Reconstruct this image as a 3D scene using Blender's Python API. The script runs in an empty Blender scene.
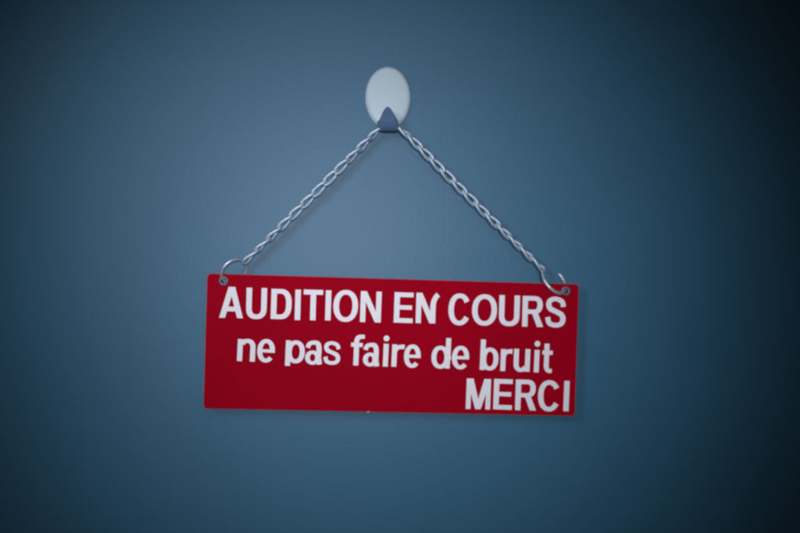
import bpy, bmesh, math, random
from mathutils import Vector, Matrix
from mathutils.geometry import delaunay_2d_cdt

random.seed(4)
S = bpy.context.scene
COL = S.collection
MM = 0.001

# ------------------------------------------------------------------ camera
cam_d = bpy.data.cameras.new("camera")
cam_d.lens = 50.0
cam_d.sensor_width = 36.0
cam_d.clip_start = 0.01
cam_d.clip_end = 50.0
cam_d.dof.use_dof = True
cam_d.dof.focus_distance = 0.7225        # focus fell a little in front of the sign
cam_d.dof.aperture_fstop = 3.2
cam = bpy.data.objects.new("camera", cam_d)
COL.objects.link(cam)
YAW, PITCH, DIST = 0.07474, -0.00656, 0.7552
fwd = Vector((math.sin(YAW) * math.cos(PITCH), math.cos(YAW) * math.cos(PITCH), math.sin(PITCH)))
cam.location = -DIST * fwd
cam.rotation_euler = fwd.to_track_quat('-Z', 'Y').to_euler()
S.camera = cam

# ------------------------------------------------------------------ light
world = bpy.data.worlds.new("World")
S.world = world
world.use_nodes = True
bg = world.node_tree.nodes["Background"]
bg.inputs["Color"].default_value = (1.0, 0.60, 0.50, 1)
bg.inputs["Strength"].default_value = 0.036


def spot(name, loc, aim, half, energy, radius, color):
    d = bpy.data.lights.new(name, 'SPOT')
    d.energy = energy
    d.spot_size = 2 * half
    d.spot_blend = 1.0
    d.shadow_soft_size = radius
    d.color = color
    o = bpy.data.objects.new(name, d)
    COL.objects.link(o)
    o.location = loc
    o.rotation_euler = (Vector(aim) - Vector(loc)).to_track_quat('-Z', 'Y').to_euler()
    return o


spot("side_lamp", (-0.390, -0.545, 0.215), (-0.020, 0, 0.004), 0.262, 8.9, 0.13, (0.95, 0.97, 1.06))
spot("room_lamp", (-0.026, -1.300, 0.060), (-0.033, 0, -0.004), 0.252, 27.0, 0.09, (0.95, 0.97, 1.06))
spot("upper_lamp", (-0.050, -1.000, 0.700), (-0.020, 0, -0.015), 0.250, 4.0, 0.10, (0.95, 0.97, 1.06))

S.view_settings.view_transform = 'Standard'
S.view_settings.look = 'None'
S.view_settings.exposure = 0.0
S.view_settings.gamma = 1.0
S.render.engine = 'CYCLES'
S.cycles.filter_width = 2.4


# ------------------------------------------------------------------ materials
def mat(name, base, rough=0.5, metal=0.0, spec=0.5, var=0.06, var_scale=60.0,
        bump=0.0, bump_scale=400.0, rough_var=0.08, coat=0.0):
    m = bpy.data.materials.new(name)
    m.use_nodes = True
    nt = m.node_tree
    b = nt.nodes["Principled BSDF"]
    b.inputs["Metallic"].default_value = metal
    b.inputs["Specular IOR Level"].default_value = spec
    b.inputs["Coat Weight"].default_value = coat
    b.inputs["Coat Roughness"].default_value = 0.25
    tc = nt.nodes.new("ShaderNodeTexCoord")
    n = nt.nodes.new("ShaderNodeTexNoise")
    n.inputs["Scale"].default_value = var_scale
    n.inputs["Detail"].default_value = 6.0
    n.inputs["Roughness"].default_value = 0.6
    nt.links.new(tc.outputs["Object"], n.inputs["Vector"])
    r = nt.nodes.new("ShaderNodeValToRGB")
    r.color_ramp.elements[0].position = 0.3
    r.color_ramp.elements[1].position = 0.7
    lo = [max(0.0, c * (1 - var)) for c in base]
    hi = [min(1.0, c * (1 + var)) for c in base]
    r.color_ramp.elements[0].color = (*lo, 1)
    r.color_ramp.elements[1].color = (*hi, 1)
    nt.links.new(n.outputs["Fac"], r.inputs["Fac"])
    nt.links.new(r.outputs["Color"], b.inputs["Base Color"])
    mr = nt.nodes.new("ShaderNodeMapRange")
    mr.inputs["To Min"].default_value = max(0.02, rough - rough_var)
    mr.inputs["To Max"].default_value = min(1.0, rough + rough_var)
    nt.links.new(n.outputs["Fac"], mr.inputs["Value"])
    nt.links.new(mr.outputs["Result"], b.inputs["Roughness"])
    if bump:
        n2 = nt.nodes.new("ShaderNodeTexNoise")
        n2.inputs["Scale"].default_value = bump_scale
        n2.inputs["Detail"].default_value = 4.0
        nt.links.new(tc.outputs["Object"], n2.inputs["Vector"])
        bp = nt.nodes.new("ShaderNodeBump")
        bp.inputs["Strength"].default_value = bump
        bp.inputs["Distance"].default_value = 0.0004
        nt.links.new(n2.outputs["Fac"], bp.inputs["Height"])
        nt.links.new(bp.outputs["Normal"], b.inputs["Normal"])
    return m


M_WALL = mat("blue_wall_paint", (0.030, 0.150, 0.256), rough=0.40, rough_var=0.02, spec=0.30, var=0.035,
             var_scale=9.0, bump=0.16, bump_scale=500.0)
M_RED = mat("red_sign_plastic", (0.385, 0.0, 0.013), rough=0.55, spec=0.02, var=0.09, var_scale=14.0,
            bump=0.03, bump_scale=300.0)
M_EDGE = mat("pale_cut_edge", (0.36, 0.22, 0.29), rough=0.45, spec=0.5, var=0.2, var_scale=220.0)
M_WHITE = mat("white_vinyl", (0.92, 0.91, 0.97), rough=0.45, spec=0.3, var=0.03, var_scale=90.0)
M_ZINC = mat("zinc_plated_steel", (0.47, 0.62, 0.73), rough=0.44, metal=0.5, var=0.3, var_scale=700.0,
             bump=0.1, bump_scale=1500.0)
M_RING = mat("bright_steel", (0.66, 0.76, 0.85), rough=0.36, metal=0.6, var=0.12, var_scale=500.0)
M_EYELET = mat("dull_metal_eyelet", (0.19, 0.17, 0.24), rough=0.5, metal=0.5, var=0.2, var_scale=500.0)
M_PLATE = mat("satin_white_hook", (0.54, 0.69, 0.77), rough=0.36, spec=0.3, var=0.03, var_scale=50.0)
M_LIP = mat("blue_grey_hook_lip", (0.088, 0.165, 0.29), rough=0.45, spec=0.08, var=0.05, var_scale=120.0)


# ------------------------------------------------------------------ helpers
def link_mesh(name, me, material, parent=None):
    if material is not None and not me.materials:
        me.materials.append(material)
    o = bpy.data.objects.new(name, me)
    COL.objects.link(o)
    o.parent = parent
    return o


def from_bm(name, bm, material, parent=None, smooth=True):
    bmesh.ops.recalc_face_normals(bm, faces=bm.faces[:])
    me = bpy.data.meshes.new(name)
    bm.to_mesh(me)
    bm.free()
    if smooth:
        me.polygons.foreach_set("use_smooth", [True] * len(me.polygons))
    return link_mesh(name, me, material, parent)


def thing(name, label, cat, loc, group=None, roty=0.0):
    o = bpy.data.objects.new(name, None)
    o.empty_display_size = 0.01
    COL.objects.link(o)
    o.location = loc
    o.rotation_euler = (0, roty, 0)
    o["label"] = label
    o["category"] = cat
    if group:
        o["group"] = group
    return o


def tube_bm(pts, rad, closed=True, seg=14):
    """round wire along pts (Vectors); parallel-transported frame"""
    bm = bmesh.new()
    n = len(pts)
    tang = []
    for i in range(n):
        a = pts[(i - 1) % n] if (closed or i > 0) else pts[i]
        b = pts[(i + 1) % n] if (closed or i < n - 1) else pts[i]
        tang.append((b - a).normalized())
    ref = tang[0].orthogonal().normalized()
    rings = []
    for i in range(n):
        t = tang[i]
        ref = (ref - t * ref.dot(t)).normalized()
        bi = t.cross(ref)
        r = rad[i] if isinstance(rad, (list, tuple)) else rad
        rings.append([bm.verts.new(pts[i] + (ref * math.cos(2 * math.pi * k / seg)
                                             + bi * math.sin(2 * math.pi * k / seg)) * r) for k in range(seg)])
    for i in range(n if closed else n - 1):
        A = rings[i]
        B = rings[(i + 1) % n]
        off = 0
        if closed and i == n - 1:
            off = min(range(seg), key=lambda k: (A[0].co - B[k].co).length)
        for k in range(seg):
            bm.faces.new((A[k], A[(k + 1) % seg], B[(k + 1 + off) % seg], B[(k + off) % seg]))
    if not closed:
        bm.faces.new(rings[0])
        bm.faces.new(rings[-1])
    return bm


# ------------------------------------------------------------------ wall
bm = bmesh.new()
bmesh.ops.create_grid(bm, x_segments=2, y_segments=2, size=0.5)
bmesh.ops.rotate(bm, verts=bm.verts[:], matrix=Matrix.Rotation(math.pi / 2, 3, 'X'))
bmesh.ops.scale(bm, verts=bm.verts[:], vec=(4.0, 1.0, 3.0))
wall = from_bm("wall", bm, M_WALL, smooth=False)
wall["kind"] = "structure"
wall["label"] = "smooth slate blue painted wall behind the sign"

# ------------------------------------------------------------------ sign
SW, SH = 250.0, 89.9                    # mm
ROLL = -0.03037
sign = thing("hanging_sign", "red plastic sign with white French lettering hanging from a chain on the blue wall",
             "sign", (0, 0, 0), roty=-ROLL)
SC = Vector((-0.00521, 0.0, -0.05295))  # centre of the sign on the wall
base = SC + Vector((math.sin(ROLL) * SH / 2 * MM, -0.0092, -math.cos(ROLL) * SH / 2 * MM))
sign.location = base
YF = -1.5                               # front face, mm, local
ZC = SH / 2                             # sign centre above its base, mm

EYES = [(-114.0, ZC + 40.1), (115.9, ZC + 39.9)]


def circle(cx, cy, r, n=40):
    return [(cx + r * math.cos(2 * math.pi * k / n), cy + r * math.sin(2 * math.pi * k / n)) for k in range(n)]


def rounded(w, h, r, cx, cy, n=8):
    out = []
    for qx, qy, a0 in ((1, 1, 0), (-1, 1, 90), (-1, -1, 180), (1, -1, 270)):
        for k in range(n + 1):
            a = math.radians(a0 + 90 * k / n)
            out.append((cx + qx * (w / 2 - r) + r * math.cos(a), cy + qy * (h / 2 - r) + r * math.sin(a)))
    return out


cu = bpy.data.curves.new("panel_outline", 'CURVE')
cu.dimensions = '2D'
cu.fill_mode = 'BOTH'
bv = 0.55
cu.extrude = (1.5 - bv) * MM
cu.bevel_depth = bv * MM
cu.bevel_resolution = 3
for loop in [rounded(SW - 2 * bv, SH - 2 * bv, 2.4, 0, ZC)] + [circle(x, z, 1.9 + bv) for x, z in EYES]:
    sp = cu.splines.new('POLY')
    sp.points.add(len(loop) - 1)
    for p, (x, z) in zip(sp.points, loop):
        p.co = (x * MM, z * MM, 0, 1)
    sp.use_cyclic_u = True
tmp = bpy.data.objects.new("panel_outline", cu)
COL.objects.link(tmp)
dg = bpy.context.evaluated_depsgraph_get()
me = bpy.data.meshes.new_from_object(tmp.evaluated_get(dg))
bpy.data.objects.remove(tmp)
bpy.data.curves.remove(cu)
me.transform(Matrix.Rotation(math.pi / 2, 4, 'X'))
me.name = "panel"
me.materials.clear()
me.materials.append(M_RED)
me.materials.append(M_EDGE)
for p in me.polygons:
    flat = abs(p.normal.y) > 0.97
    p.material_index = 0 if flat else 1
    p.use_smooth = not abs(p.normal.y) > 0.999
panel = link_mesh("panel", me, None, sign)

# eyelets: rolled metal rims round the two holes, passing through the panel
for ex, ez in EYES:
    bm = bmesh.new()
    prof = [(1.5, 5.4), (1.5, -1.9), (1.7, -2.2), (2.2, -2.45), (2.8, -2.3), (3.25, -1.9), (3.3, -1.52),
            (1.95, -1.50), (1.85, 1.50), (3.1, 1.53), (3.0, 1.85), (2.0, 2.2), (1.85, 5.4)]  # tube lengthened behind the panel, added to shade the hole darker
    n = 36
    rows = [[bm.verts.new((r * math.cos(2 * math.pi * k / n) * MM, y * MM, r * math.sin(2 * math.pi * k / n) * MM))
             for k in range(n)] for r, y in prof]
    for i in range(len(rows)):
        A, B = rows[i], rows[(i + 1) % len(rows)]
        for k in range(n):
            bm.faces.new((A[k], A[(k + 1) % n], B[(k + 1) % n], B[k]))
    e = from_bm("eyelet", bm, M_EYELET, sign)
    e.location = (ex * MM, 0, ez * MM)


# a small pale nick on the lower edge
bm = bmesh.new()
nick = [(-0.75, 0.05), (-0.35, -0.12), (0.3, -0.1), (0.8, 0.08), (0.45, 0.42), (0.05, 0.3), (-0.4, 0.5)]
vs = [bm.verts.new((x * MM, 0, z * MM)) for x, z in nick]
g = bmesh.ops.extrude_face_region(bm, geom=[bm.faces.new(vs)])
for v in g["geom"]:
    if isinstance(v, bmesh.types.BMVert):
        v.co.y += 1.2 * MM
o = from_bm("edge_chip", bm, M_WHITE, sign, smooth=False)
o.location = (-15.5 * MM, -1.56 * MM, 0.05 * MM)
o["label"] = "pale nick in the red panel's lower edge"


# ------------------------------------------------------------------ lettering
# every glyph is a list of overlapping polygons in mm (x 0..w, y 0..h) that are united
def ell(cx, cy, rx, ry, a, p=2.25):
    c, s = math.cos(a), math.sin(a)
    k = (abs(c) ** p + abs(s) ** p) ** (-1.0 / p)
    return (cx + rx * k * c, cy + ry * k * s)


def arc(cx, cy, rx, ry, tx, ty, a0, a1, n=28, p=2.25):
    out = []
    for i in range(n):
        u, v = [math.radians(a0 + (a1 - a0) * j / n) for j in (i, i + 1)]
        out.append([ell(cx, cy, rx, ry, u, p), ell(cx, cy, rx, ry, v, p),
                    ell(cx, cy, rx - tx, ry - ty, v, p), ell(cx, cy, rx - tx, ry - ty, u, p)])
    return out


def box(x0, y0, x1, y1):
    return [[(x0, y0), (x1, y0), (x1, y1), (x0, y1)]]


def ribbon(pts, wid, sub=7):
    P = [Vector(p) for p in pts]
    c, ws = [], []
    for i in range(len(P) - 1):
        p0 = P[max(i - 1, 0)]
        p1, p2 = P[i], P[i + 1]
        p3 = P[min(i + 2, len(P) - 1)]
        for k in range(sub):
            t = k / sub
            c.append(0.5 * ((2 * p1) + (p2 - p0) * t + (2 * p0 - 5 * p1 + 4 * p2 - p3) * t * t
                            + (3 * p1 - p0 - 3 * p2 + p3) * t ** 3))
            ws.append(wid[i] * (1 - t) + wid[i + 1] * t)
    c.append(P[-1])
    ws.append(wid[-1])
    L, R = [], []
    for i, q in enumerate(c):
        t = (c[min(i + 1, len(c) - 1)] - c[max(i - 1, 0)]).normalized()
        nn = Vector((-t.y, t.x))
        L.append(tuple(q + nn * ws[i] / 2))
        R.append(tuple(q - nn * ws[i] / 2))
    return [[L[i], R[i], R[i + 1], L[i + 1]] for i in range(len(c) - 1)]


def glyph(ch, w, h):
    cap = ch in "AUDITONECRSM" or ch == "N*"
    s = 3.65 if cap else 3.35
    b = 3.05 if cap else 2.65
    if ch == 'A':
        q = s * 1.06
        a = q * 0.56
        x1 = w / 2 - a
        f = lambda y: x1 * y / h
        return ([[(0, 0), (q, 0), (x1 + q, h), (x1, h)], [(w - q, 0), (w, 0), (w - x1, h), (w - x1 - q, h)]]
                + [[(f(4.4) + q * .6, 4.4), (w - f(4.4) - q * .6, 4.4), (w - f(7.5) - q * .6, 7.5), (f(7.5) + q * .6, 7.5)]])
    if ch == 'U':
        ry = 7.2
        return (box(0, ry, s, h) + box(w - s, ry, w, h) + arc(w / 2, ry + .01, w / 2, ry, s, b, 180, 360, p=2.4))
    if ch == 'D':
        cx = w * 0.44
        return (box(0, 0, s, h) + box(s * .9, 0, cx, b) + box(s * .9, h - b, cx, h)
                + arc(cx - .02, h / 2, w - cx, h / 2, s, b, -90, 90, p=2.5))
    if ch == 'I':
        m = (w - s) / 2
        return box(m, 0, m + s, h)
    if ch == 'T':
        return box(0, h - b * 1.05, w, h) + box((w - s) / 2, 0, (w + s) / 2, h - .5)
    if ch == 'O':
        return arc(w / 2, h / 2, w / 2, h / 2, s * 1.02, b, 0, 360, 56, 2.2)
    if ch == 'N':
        return (box(0, 0, s * .95, h) + box(w - s * .95, 0, w, h)
                + [[(0, h), (s * 1.08, h), (w, 0), (w - s * 1.08, 0)]])
    if ch == 'N*':                      # the top of the last stroke has peeled and bent to the right
        ww = w - 1.3
        return (box(0, 0, s * .95, h) + [[(0, h), (s * 1.08, h), (ww, 0), (ww - s * 1.08, 0)]]
                + ribbon([(ww - s * .5, 0), (ww - s * .5, h * .5), (ww - s * .38, h * .72), (ww + .1, h * .88), (ww + 1.5, h - .9)],
                         [s, s, s * .95, s * .92, s * .95]))
    if ch == 'E':
        return (box(0, 0, s, h) + box(s * .9, 0, w, b) + box(s * .9, h - b, w, h)
                + box(s * .9, h * .5 - b * .42, w * .94, h * .5 + b * .52))
    if ch == 'M':
        q = s * 1.25
        return (box(0, 0, s * .88, h) + box(w - s * .88, 0, w, h)
                + [[(0, h), (q, h), (w / 2 + q * .40, 0), (w / 2 - q * .40, 0)],
                   [(w - q, h), (w, h), (w / 2 + q * .40, 0), (w / 2 - q * .40, 0)]])
    if ch == 'C':
        return arc(w / 2, h / 2, w / 2, h / 2, s, b, 33, 327, 44, 2.2)
    if ch == 'R':
        y0 = h * .42
        cx = w * .56
        ry = (h - y0) / 2
        return (box(0, 0, s, h) + box(s * .9, h - b, cx, h) + box(s * .9, y0, cx, y0 + b * .95)
                + arc(cx - .02, h - ry, w * .95 - cx, ry, s * .98, b * .97, -90, 90, p=2.3)
                + [[(w * .42, y0 + b * .5), (w - s * 1.18, 0), (w, 0), (w * .70, y0 + b * .55)]])
    if ch in 'Ss':
        k = 1.0 if ch == 'S' else .86
        e = b * k / 2
        P = [(w * .875, h * .675), (w * .80, h * .84), (w * .5, h - e), (w * .22, h * .87), (s * k * .5 + w * .02, h * .735),
             (w * .24, h * .605), (w * .52, h * .515), (w * .78, h * .42), (w - s * k * .5, h * .275), (w * .78, h * .125),
             (w * .5, e), (w * .2, h * .14), (w * .115, h * .33)]
        W = [s * .95, s * .9, b, s * .92, s, s * .98, b * 1.1, s, s, s * .92, b, s * .9, s * .95]
        return ribbon(P, [x * k for x in W])
    if ch == 'n':
        ry = 6.0
        return (box(0, 0, s, h - .3) + box(w - s, 0, w, h - ry + .1)
                + arc(w / 2 + .5, h - ry, w / 2 - .5, ry, s, b, 0, 150, 24, 2.4))
    if ch == 'u':
        ry = 6.0
        return (box(w - s, 0.3, w, h) + box(0, ry - .1, s, h)
                + arc(w / 2 - .5, ry, w / 2 - .5, ry, s, b, 180, 330, 24, 2.4))
    if ch == 'e':
        return (arc(w / 2, h / 2, w / 2, h / 2, s * .98, b, -8, 318, 48, 2.15)
                + box(s * .6, h * .43, w - s * .3, h * .43 + 2.1))
    if ch == 'p':                       # its descender was cut short
        d = h - 15.2
        return (box(0, 0, s, h - .2) + arc(w / 2 + .4, d + 7.6, w / 2 - .4, 7.6, s * .98, b, 0, 360, 48, 2.2))
    if ch == 'b':
        return (box(0, 0.2, s, h) + arc(w / 2 + .4, 7.7, w / 2 - .4, 7.7, s * .98, b, 0, 360, 48, 2.2))
    if ch == 'd':                       # nicked stem
        return (box(w - s, 9.0, w, h)
                + [[(w - s, 9.2), (w, 9.2), (w + .55, 7.2), (w - .15, 5.6), (w - .35, .3), (w - s - .1, .3), (w - s + .15, 5.8), (w - s + .7, 7.2)]]
                + arc(w / 2 - .4, 7.7, w / 2 - .4, 7.7, s * .98, b, 0, 360, 48, 2.2))
    if ch == 'a':
        return (ribbon([(w * .13, h * .70), (w * .22, h * .86), (w * .46, h - b * .48), (w * .72, h * .88), (w * .80, h * .66), (w * .80, h * .3), (w * .88, .3)],
                       [s * .9, s * .85, b, s * .95, s, s, s * .95])
                + arc(w * .44, h * .295, w * .44, h * .295, s * .95, b * .85, 0, 360, 40, 2.1))
    if ch == 'f':
        x = w * .22
        return (ribbon([(x + s / 2, 0), (x + s / 2, h * .6), (x + s / 2, h * .78), (x + s * .85, h - b * .7), (w - .1, h - b * .45)],
                       [s, s, s, s * .9, b * .95])
                + box(0, 12.4, w * .86, 12.4 + 2.7))
    if ch == 'i':
        m = (w - s) / 2
        return box(m, 0, m + s, 15.2) + [circle(w / 2, h - 1.75, 1.95, 16)]
    if ch == 'r':
        return (box(0, 0, s, h - .2)
                + ribbon([(s * .5, h * .60), (s * .95, h * .82), (w * .70, h - b * .62), (w, h - b * .62)],
                         [s * .8, s * .8, b * 1.05, b * 1.2]))
    if ch == 't':
        x = w * .18
        return (ribbon([(x + s / 2, h), (x + s / 2, h * .5), (x + s / 2, h * .22), (x + s * .85, b * .62), (w * .98, b * .55)],
                       [s, s, s, s * .9, b * .95])
                + box(0, 12.3, w, 12.3 + 2.7))
    raise ValueError(ch)


# character, centre x, bottom, width, height: mm from the centre of the sign
LETTERS = [
('A', -108.4, 15.7, 15.5, 20.6),
('U', -91.9, 15.4, 13.3, 20.7),
('D', -75.5, 15.8, 13.4, 20.0),
('I', -64.6, 15.5, 3.6, 20.2),
('T', -54.4, 15.6, 12.6, 20.3),
('I', -44.4, 15.8, 3.9, 20.0),
('O', -32.8, 15.1, 16.2, 21.3),
('N', -16.0, 15.3, 13.7, 20.6),
('E', 6.0, 15.5, 12.5, 20.3),
('N*', 21.7, 15.6, 14.3, 20.3),
('C', 43.8, 14.8, 14.8, 21.4),
('O', 60.8, 15.0, 16.7, 21.1),
('U', 77.7, 15.1, 13.8, 20.8),
('R', 93.9, 15.1, 14.3, 20.7),
('S', 109.4, 15.0, 13.7, 20.9),
('n', -97.8, -12.8, 11.6, 14.9),
('e', -84.8, -13.3, 11.4, 15.6),
('p', -65.6, -15.2, 12.5, 17.1),
('a', -53.2, -14.0, 11.0, 16.0),
('s', -41.0, -13.7, 11.0, 15.6),
('f', -24.0, -13.8, 8.8, 20.6),
('a', -14.8, -14.3, 10.6, 15.7),
('i', -5.1, -14.1, 3.8, 20.6),
('r', 3.1, -14.1, 8.1, 15.1),
('e', 12.8, -14.6, 11.0, 15.7),
('d', 32.2, -14.7, 12.6, 20.7),
('e', 45.4, -14.8, 11.4, 15.8),
('b', 64.9, -15.1, 12.2, 20.7),
('r', 76.6, -15.3, 7.6, 15.0),
('u', 87.2, -15.6, 10.9, 15.5),
('i', 97.3, -15.7, 3.5, 21.1),
('t', 104.6, -15.8, 6.8, 19.7),
('M', 58.3, -41.4, 16.3, 20.5),
('E', 75.0, -41.3, 12.5, 20.5),
('R', 90.8, -41.5, 14.2, 20.7),
('C', 106.7, -41.9, 15.0, 21.1),
('I', 118.5, -41.5, 4.5, 20.5),

]

M_LET_T = 0.14


def covered(p, polys):
    for q in polys:
        n, ins = len(q), False
        for k in range(n):
            (x0, y0), (x1, y1) = q[k], q[(k + 1) % n]
            if (y0 > p.y) != (y1 > p.y) and p.x < (x1 - x0) * (p.y - y0) / (y1 - y0) + x0:
                ins = not ins
        if ins:
            return True
    return False


for i, (ch, cx, y0, w, h) in enumerate(LETTERS):
    w += 0.2
    polys = glyph(ch, w, h)
    vs, fs = [], []
    for p in polys:
        area = sum(p[k][0] * p[(k + 1) % len(p)][1] - p[(k + 1) % len(p)][0] * p[k][1] for k in range(len(p)))
        if area < 0:
            p = p[::-1]
        fs.append(list(range(len(vs), len(vs) + len(p))))
        vs += [Vector((x - w / 2, y)) for x, y in p]
    co, _, faces, _, _, orig = delaunay_2d_cdt(vs, [], fs, 1, 1e-4)
    faces = [f for f in faces if covered(sum((co[k] for k in f), Vector((0, 0))) / len(f) + Vector((w / 2, 0)), polys)]
    bm = bmesh.new()
    bv_ = [bm.verts.new((c.x * MM, 0, c.y * MM)) for c in co]
    for f in faces:
        bm.faces.new([bv_[k] for k in f])
    bmesh.ops.dissolve_limit(bm, angle_limit=0.001, verts=bm.verts[:], edges=bm.edges[:])
    for v in [v for v in bm.verts if not v.link_faces]:
        bm.verts.remove(v)
    g = bmesh.ops.extrude_face_region(bm, geom=bm.faces[:])
    for v in g["geom"]:
        if isinstance(v, bmesh.types.BMVert):
            v.co.y -= M_LET_T * MM
    o = from_bm("letter", bm, M_WHITE, sign, smooth=False)
    o.location = (cx * MM, (YF - 0.01) * MM, (ZC + y0) * MM)
    line = -0.0024 if y0 > 0 else (-0.0135 if y0 > -20 else -0.003)
    o.rotation_euler = (0, -line + random.uniform(-0.006, 0.006), 0)

# ------------------------------------------------------------------ wall hook
HX, HZ = -0.0083, 0.1141
hook = thing("wall_hook", "oval pale adhesive hook stuck on the blue wall above the red sign", "hook", (HX, 0, HZ - 0.0215))
bm = bmesh.new()
prof = [(1.0, 0.0), (1.0, -1.5), (0.99, -2.0), (0.965, -2.4), (0.945, -2.6), (0.925, -2.95), (0.89, -3.25), (0.82, -3.38), (0.65, -3.5), (0.4, -3.6), (0.2, -3.65)]
A_, B_ = 15.4, 20.9
n = 72
rows = []
for k_, y in prof:
    off = (1 - k_) * 15.4
    rows.append([bm.verts.new(((A_ - off if k_ > .8 else A_ * k_) * math.cos(2 * math.pi * k / n) * MM, y * MM,
                               (21.5 + (B_ - off if k_ > .8 else B_ * k_) * math.sin(2 * math.pi * k / n)) * MM)) for k in range(n)])
for A, B in zip(rows, rows[1:]):
    for k in range(n):
        bm.faces.new((A[k], A[(k + 1) % n], B[(k + 1) % n], B[k]))
top = bm.verts.new((0, -3.66 * MM, 21.5 * MM))
for k in range(n):
    bm.faces.new((rows[-1][k], rows[-1][(k + 1) % n], top))
bm.faces.new(rows[0])
from_bm("backplate", bm, M_PLATE, hook)

# the tongue: comes out of the plate's foot, runs forward as a trough and up to a rounded point
path = [(-2.6, 7.0, 7.2), (-3.4, 4.0, 7.0), (-4.0, 1.2, 6.9), (-5.4, -1.0, 6.9), (-8.0, -1.6, 6.9), (-10.0, -1.2, 6.9),
        (-11.2, 0.0, 6.9), (-12.1, 2.2, 6.8), (-12.75, 4.5, 6.45), (-12.85, 5.3, 6.0), (-12.6, 8.0, 4.6), (-12.3, 10.4, 3.4),
        (-12.05, 12.4, 2.3), (-11.95, 13.5, 1.35), (-11.9, 14.1, 0.45)]
bm = bmesh.new()
T_ = 0.65
nx = 12
outer, inner = [], []
for i, (y, z, hw) in enumerate(path):
    y0, z0, _ = path[max(i - 1, 0)]
    y1, z1, _ = path[min(i + 1, len(path) - 1)]
    t = Vector((y1 - y0, z1 - z0)).normalized()
    nn = Vector((t.y, -t.x))
    ro, ri = [], []
    for k in range(nx + 1):
        u = -1 + 2 * k / nx
        e = T_ * math.sqrt(max(0.0, 1 - abs(u) ** 6)) * (1.0 if i < len(path) - 2 else .7) + .02
        x = hw * u - 0.35 - max(0.0, z - 4.6) * 0.05
        ro.append(bm.verts.new((x * MM, (y - nn.x * e) * MM, (z - nn.y * e) * MM)))
        ri.append(bm.verts.new((x * MM, (y + nn.x * e) * MM, (z + nn.y * e) * MM)))
    outer.append(ro)
    inner.append(ri)
for G_ in (outer, inner):
    for A, B in zip(G_, G_[1:]):
        for k in range(nx):
            bm.faces.new((A[k], A[k + 1], B[k + 1], B[k]))
for A, B, C_, D_ in zip(outer, outer[1:], inner, inner[1:]):
    for k in (0, nx):
        bm.faces.new((A[k], B[k], D_[k], C_[k]))
for k in range(nx):
    for row in (0, -1):
        bm.faces.new((outer[row][k], outer[row][k + 1], inner[row][k + 1], inner[row][k]))
from_bm("hook_lip", bm, M_LIP, hook)

# ------------------------------------------------------------------ rings through the eyelets
M_sign = Matrix.Translation(base) @ Matrix.Rotation(-ROLL, 4, 'Y')


def ring(hole, ux, uz, side, tilt, r, wire, gap, label):
    """ring hung in an eyelet: u points from the ring's centre to the hole, the limb on `side` comes forward"""
    h = M_sign @ Vector((hole[0] * MM, 0, hole[1] * MM))
    u = Vector((ux, 0, uz)).normalized()
    nrm = Vector((side[0], 0, side[1]))
    nrm = (nrm - u * nrm.dot(u)).normalized()
    v = nrm * math.cos(tilt) + Vector((0, -1, 0)) * math.sin(tilt)
    c = h - u * (r + 0.3) * MM
    n = 72
    if gap:
        a0, a1 = gap
        ang = [math.radians(a0 + (a1 - a0) * k / n) for k in range(n + 1)]
    else:
        ang = [2 * math.pi * k / n for k in range(n)]
    pts = [(u * math.cos(a) + v * math.sin(a)) * r * MM for a in ang]
    rad = wire * MM
    if gap:
        rad = [wire * MM] * len(pts)
        rad[0] = rad[-1] = wire * .8 * MM
    o = from_bm("metal_ring", tube_bm(pts, rad, closed=not gap), M_RING)
    o.location = c
    o["label"] = label
    o["category"] = "ring"
    o["group"] = "metal rings joining the chain to the sign"
    return c - u * r * MM


endL = ring(EYES[0], -0.74, -0.67, (-0.67, 0.74), math.radians(42), 9.1, 0.9, None,
            "round metal ring through the sign's left eyelet, standing above its upper edge")
endR = ring(EYES[1], 0.73, -0.69, (-0.69, -0.73), math.radians(50), 10.2, 1.05, (-88, 196),
            "open metal ring through the right eyelet, its bent limb lying across the red face")

# ------------------------------------------------------------------ chain
WIRE = 1.22
ctrl = [endL + Vector((0.3, 0, 0.3)) * MM, Vector((-14.0, -8.4, 93.3)) * MM, Vector((-7.4, -8.2, 94.5)) * MM,
        Vector((-0.2, -8.4, 93.3)) * MM, endR + Vector((-0.3, 0, 0.3)) * MM]
dense = []
for a, b in zip(ctrl, ctrl[1:]):
    L = (b - a).length
    for k in range(60):
        t = k / 60
        p = a.lerp(b, t)
        p.z -= 0.006 * L * 4 * t * (1 - t)
        dense.append(p)
dense.append(ctrl[-1])
cum = [0.0]
for a, b in zip(dense, dense[1:]):
    cum.append(cum[-1] + (b - a).length)
TOTAL = cum[-1]


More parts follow.
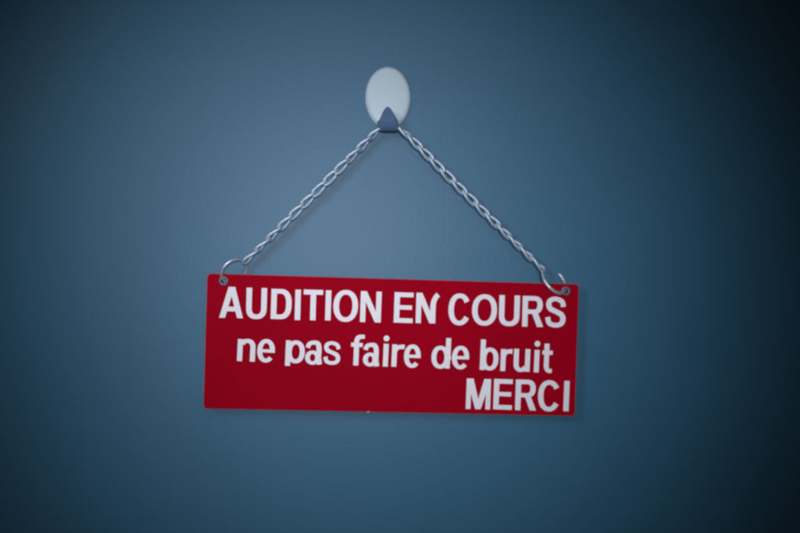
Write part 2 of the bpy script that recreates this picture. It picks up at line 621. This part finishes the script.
def at(sv):
    sv = max(0.0, min(TOTAL, sv))
    for i in range(len(cum) - 1):
        if cum[i + 1] >= sv:
            f = (sv - cum[i]) / (cum[i + 1] - cum[i])
            return dense[i].lerp(dense[i + 1], f)
    return dense[-1]


NL = round(TOTAL / (10.6 * MM))
PITCH_L = TOTAL / NL
LX = PITCH_L / 2 / MM + WIRE             # half length of the wire's centre line
WY = 2.2
pts = []
n = 44
for k in range(n):
    a = 2 * math.pi * k / n
    c, s_ = math.cos(a), math.sin(a)
    kk = (abs(c) ** 2.5 + abs(s_) ** 2.5) ** (-1 / 2.5)
    x, y = LX * kk * c, WY * kk * s_
    th = math.radians(42) * (x / LX)
    pts.append(Vector((x, y * math.cos(th), y * math.sin(th))) * MM)
link_bm = tube_bm(pts, WIRE * MM, seg=12)
chain = thing("chain", "slender zinc chain of twisted links draped over the hook and holding up the red sign", "chain",
              at(TOTAL * 0.5) + Vector((0, 0, -0.004)))
first = None


def roll(i):
    f = i / (NL - 1)
    keys = [(0.0, 74), (0.05, 66), (0.12, 46), (0.19, 34), (0.27, 24), (0.33, 38), (0.39, 60), (0.46, 82), (0.5, 100), (0.55, 138),
            (0.62, 152), (0.72, 158), (0.8, 150), (0.87, 132), (0.94, 116), (1.0, 106)]
    for (a, x), (b, y) in zip(keys, keys[1:]):
        if f <= b:
            return math.radians(x + (y - x) * (f - a) / (b - a))
    return math.radians(keys[-1][1])


for i in range(NL):
    a, b = at(i * PITCH_L), at((i + 1) * PITCH_L)
    x = (b - a).normalized()
    yv = Vector((0, -1, 0))
    lat = yv.cross(x).normalized()
    nr = x.cross(lat).normalized()
    r = roll(i) + random.uniform(-.18, .18)
    l2 = lat * math.cos(r) + nr * math.sin(r)
    n2 = nr * math.cos(r) - lat * math.sin(r)
    R = Matrix((x, l2, n2)).transposed().to_4x4()
    if first is None:
        o = first = from_bm("link", link_bm, M_ZINC, chain)
    else:
        o = first.copy()
        COL.objects.link(o)
        o.parent = chain
    o.matrix_local = Matrix.Translation((a + b) / 2 - chain.location) @ R
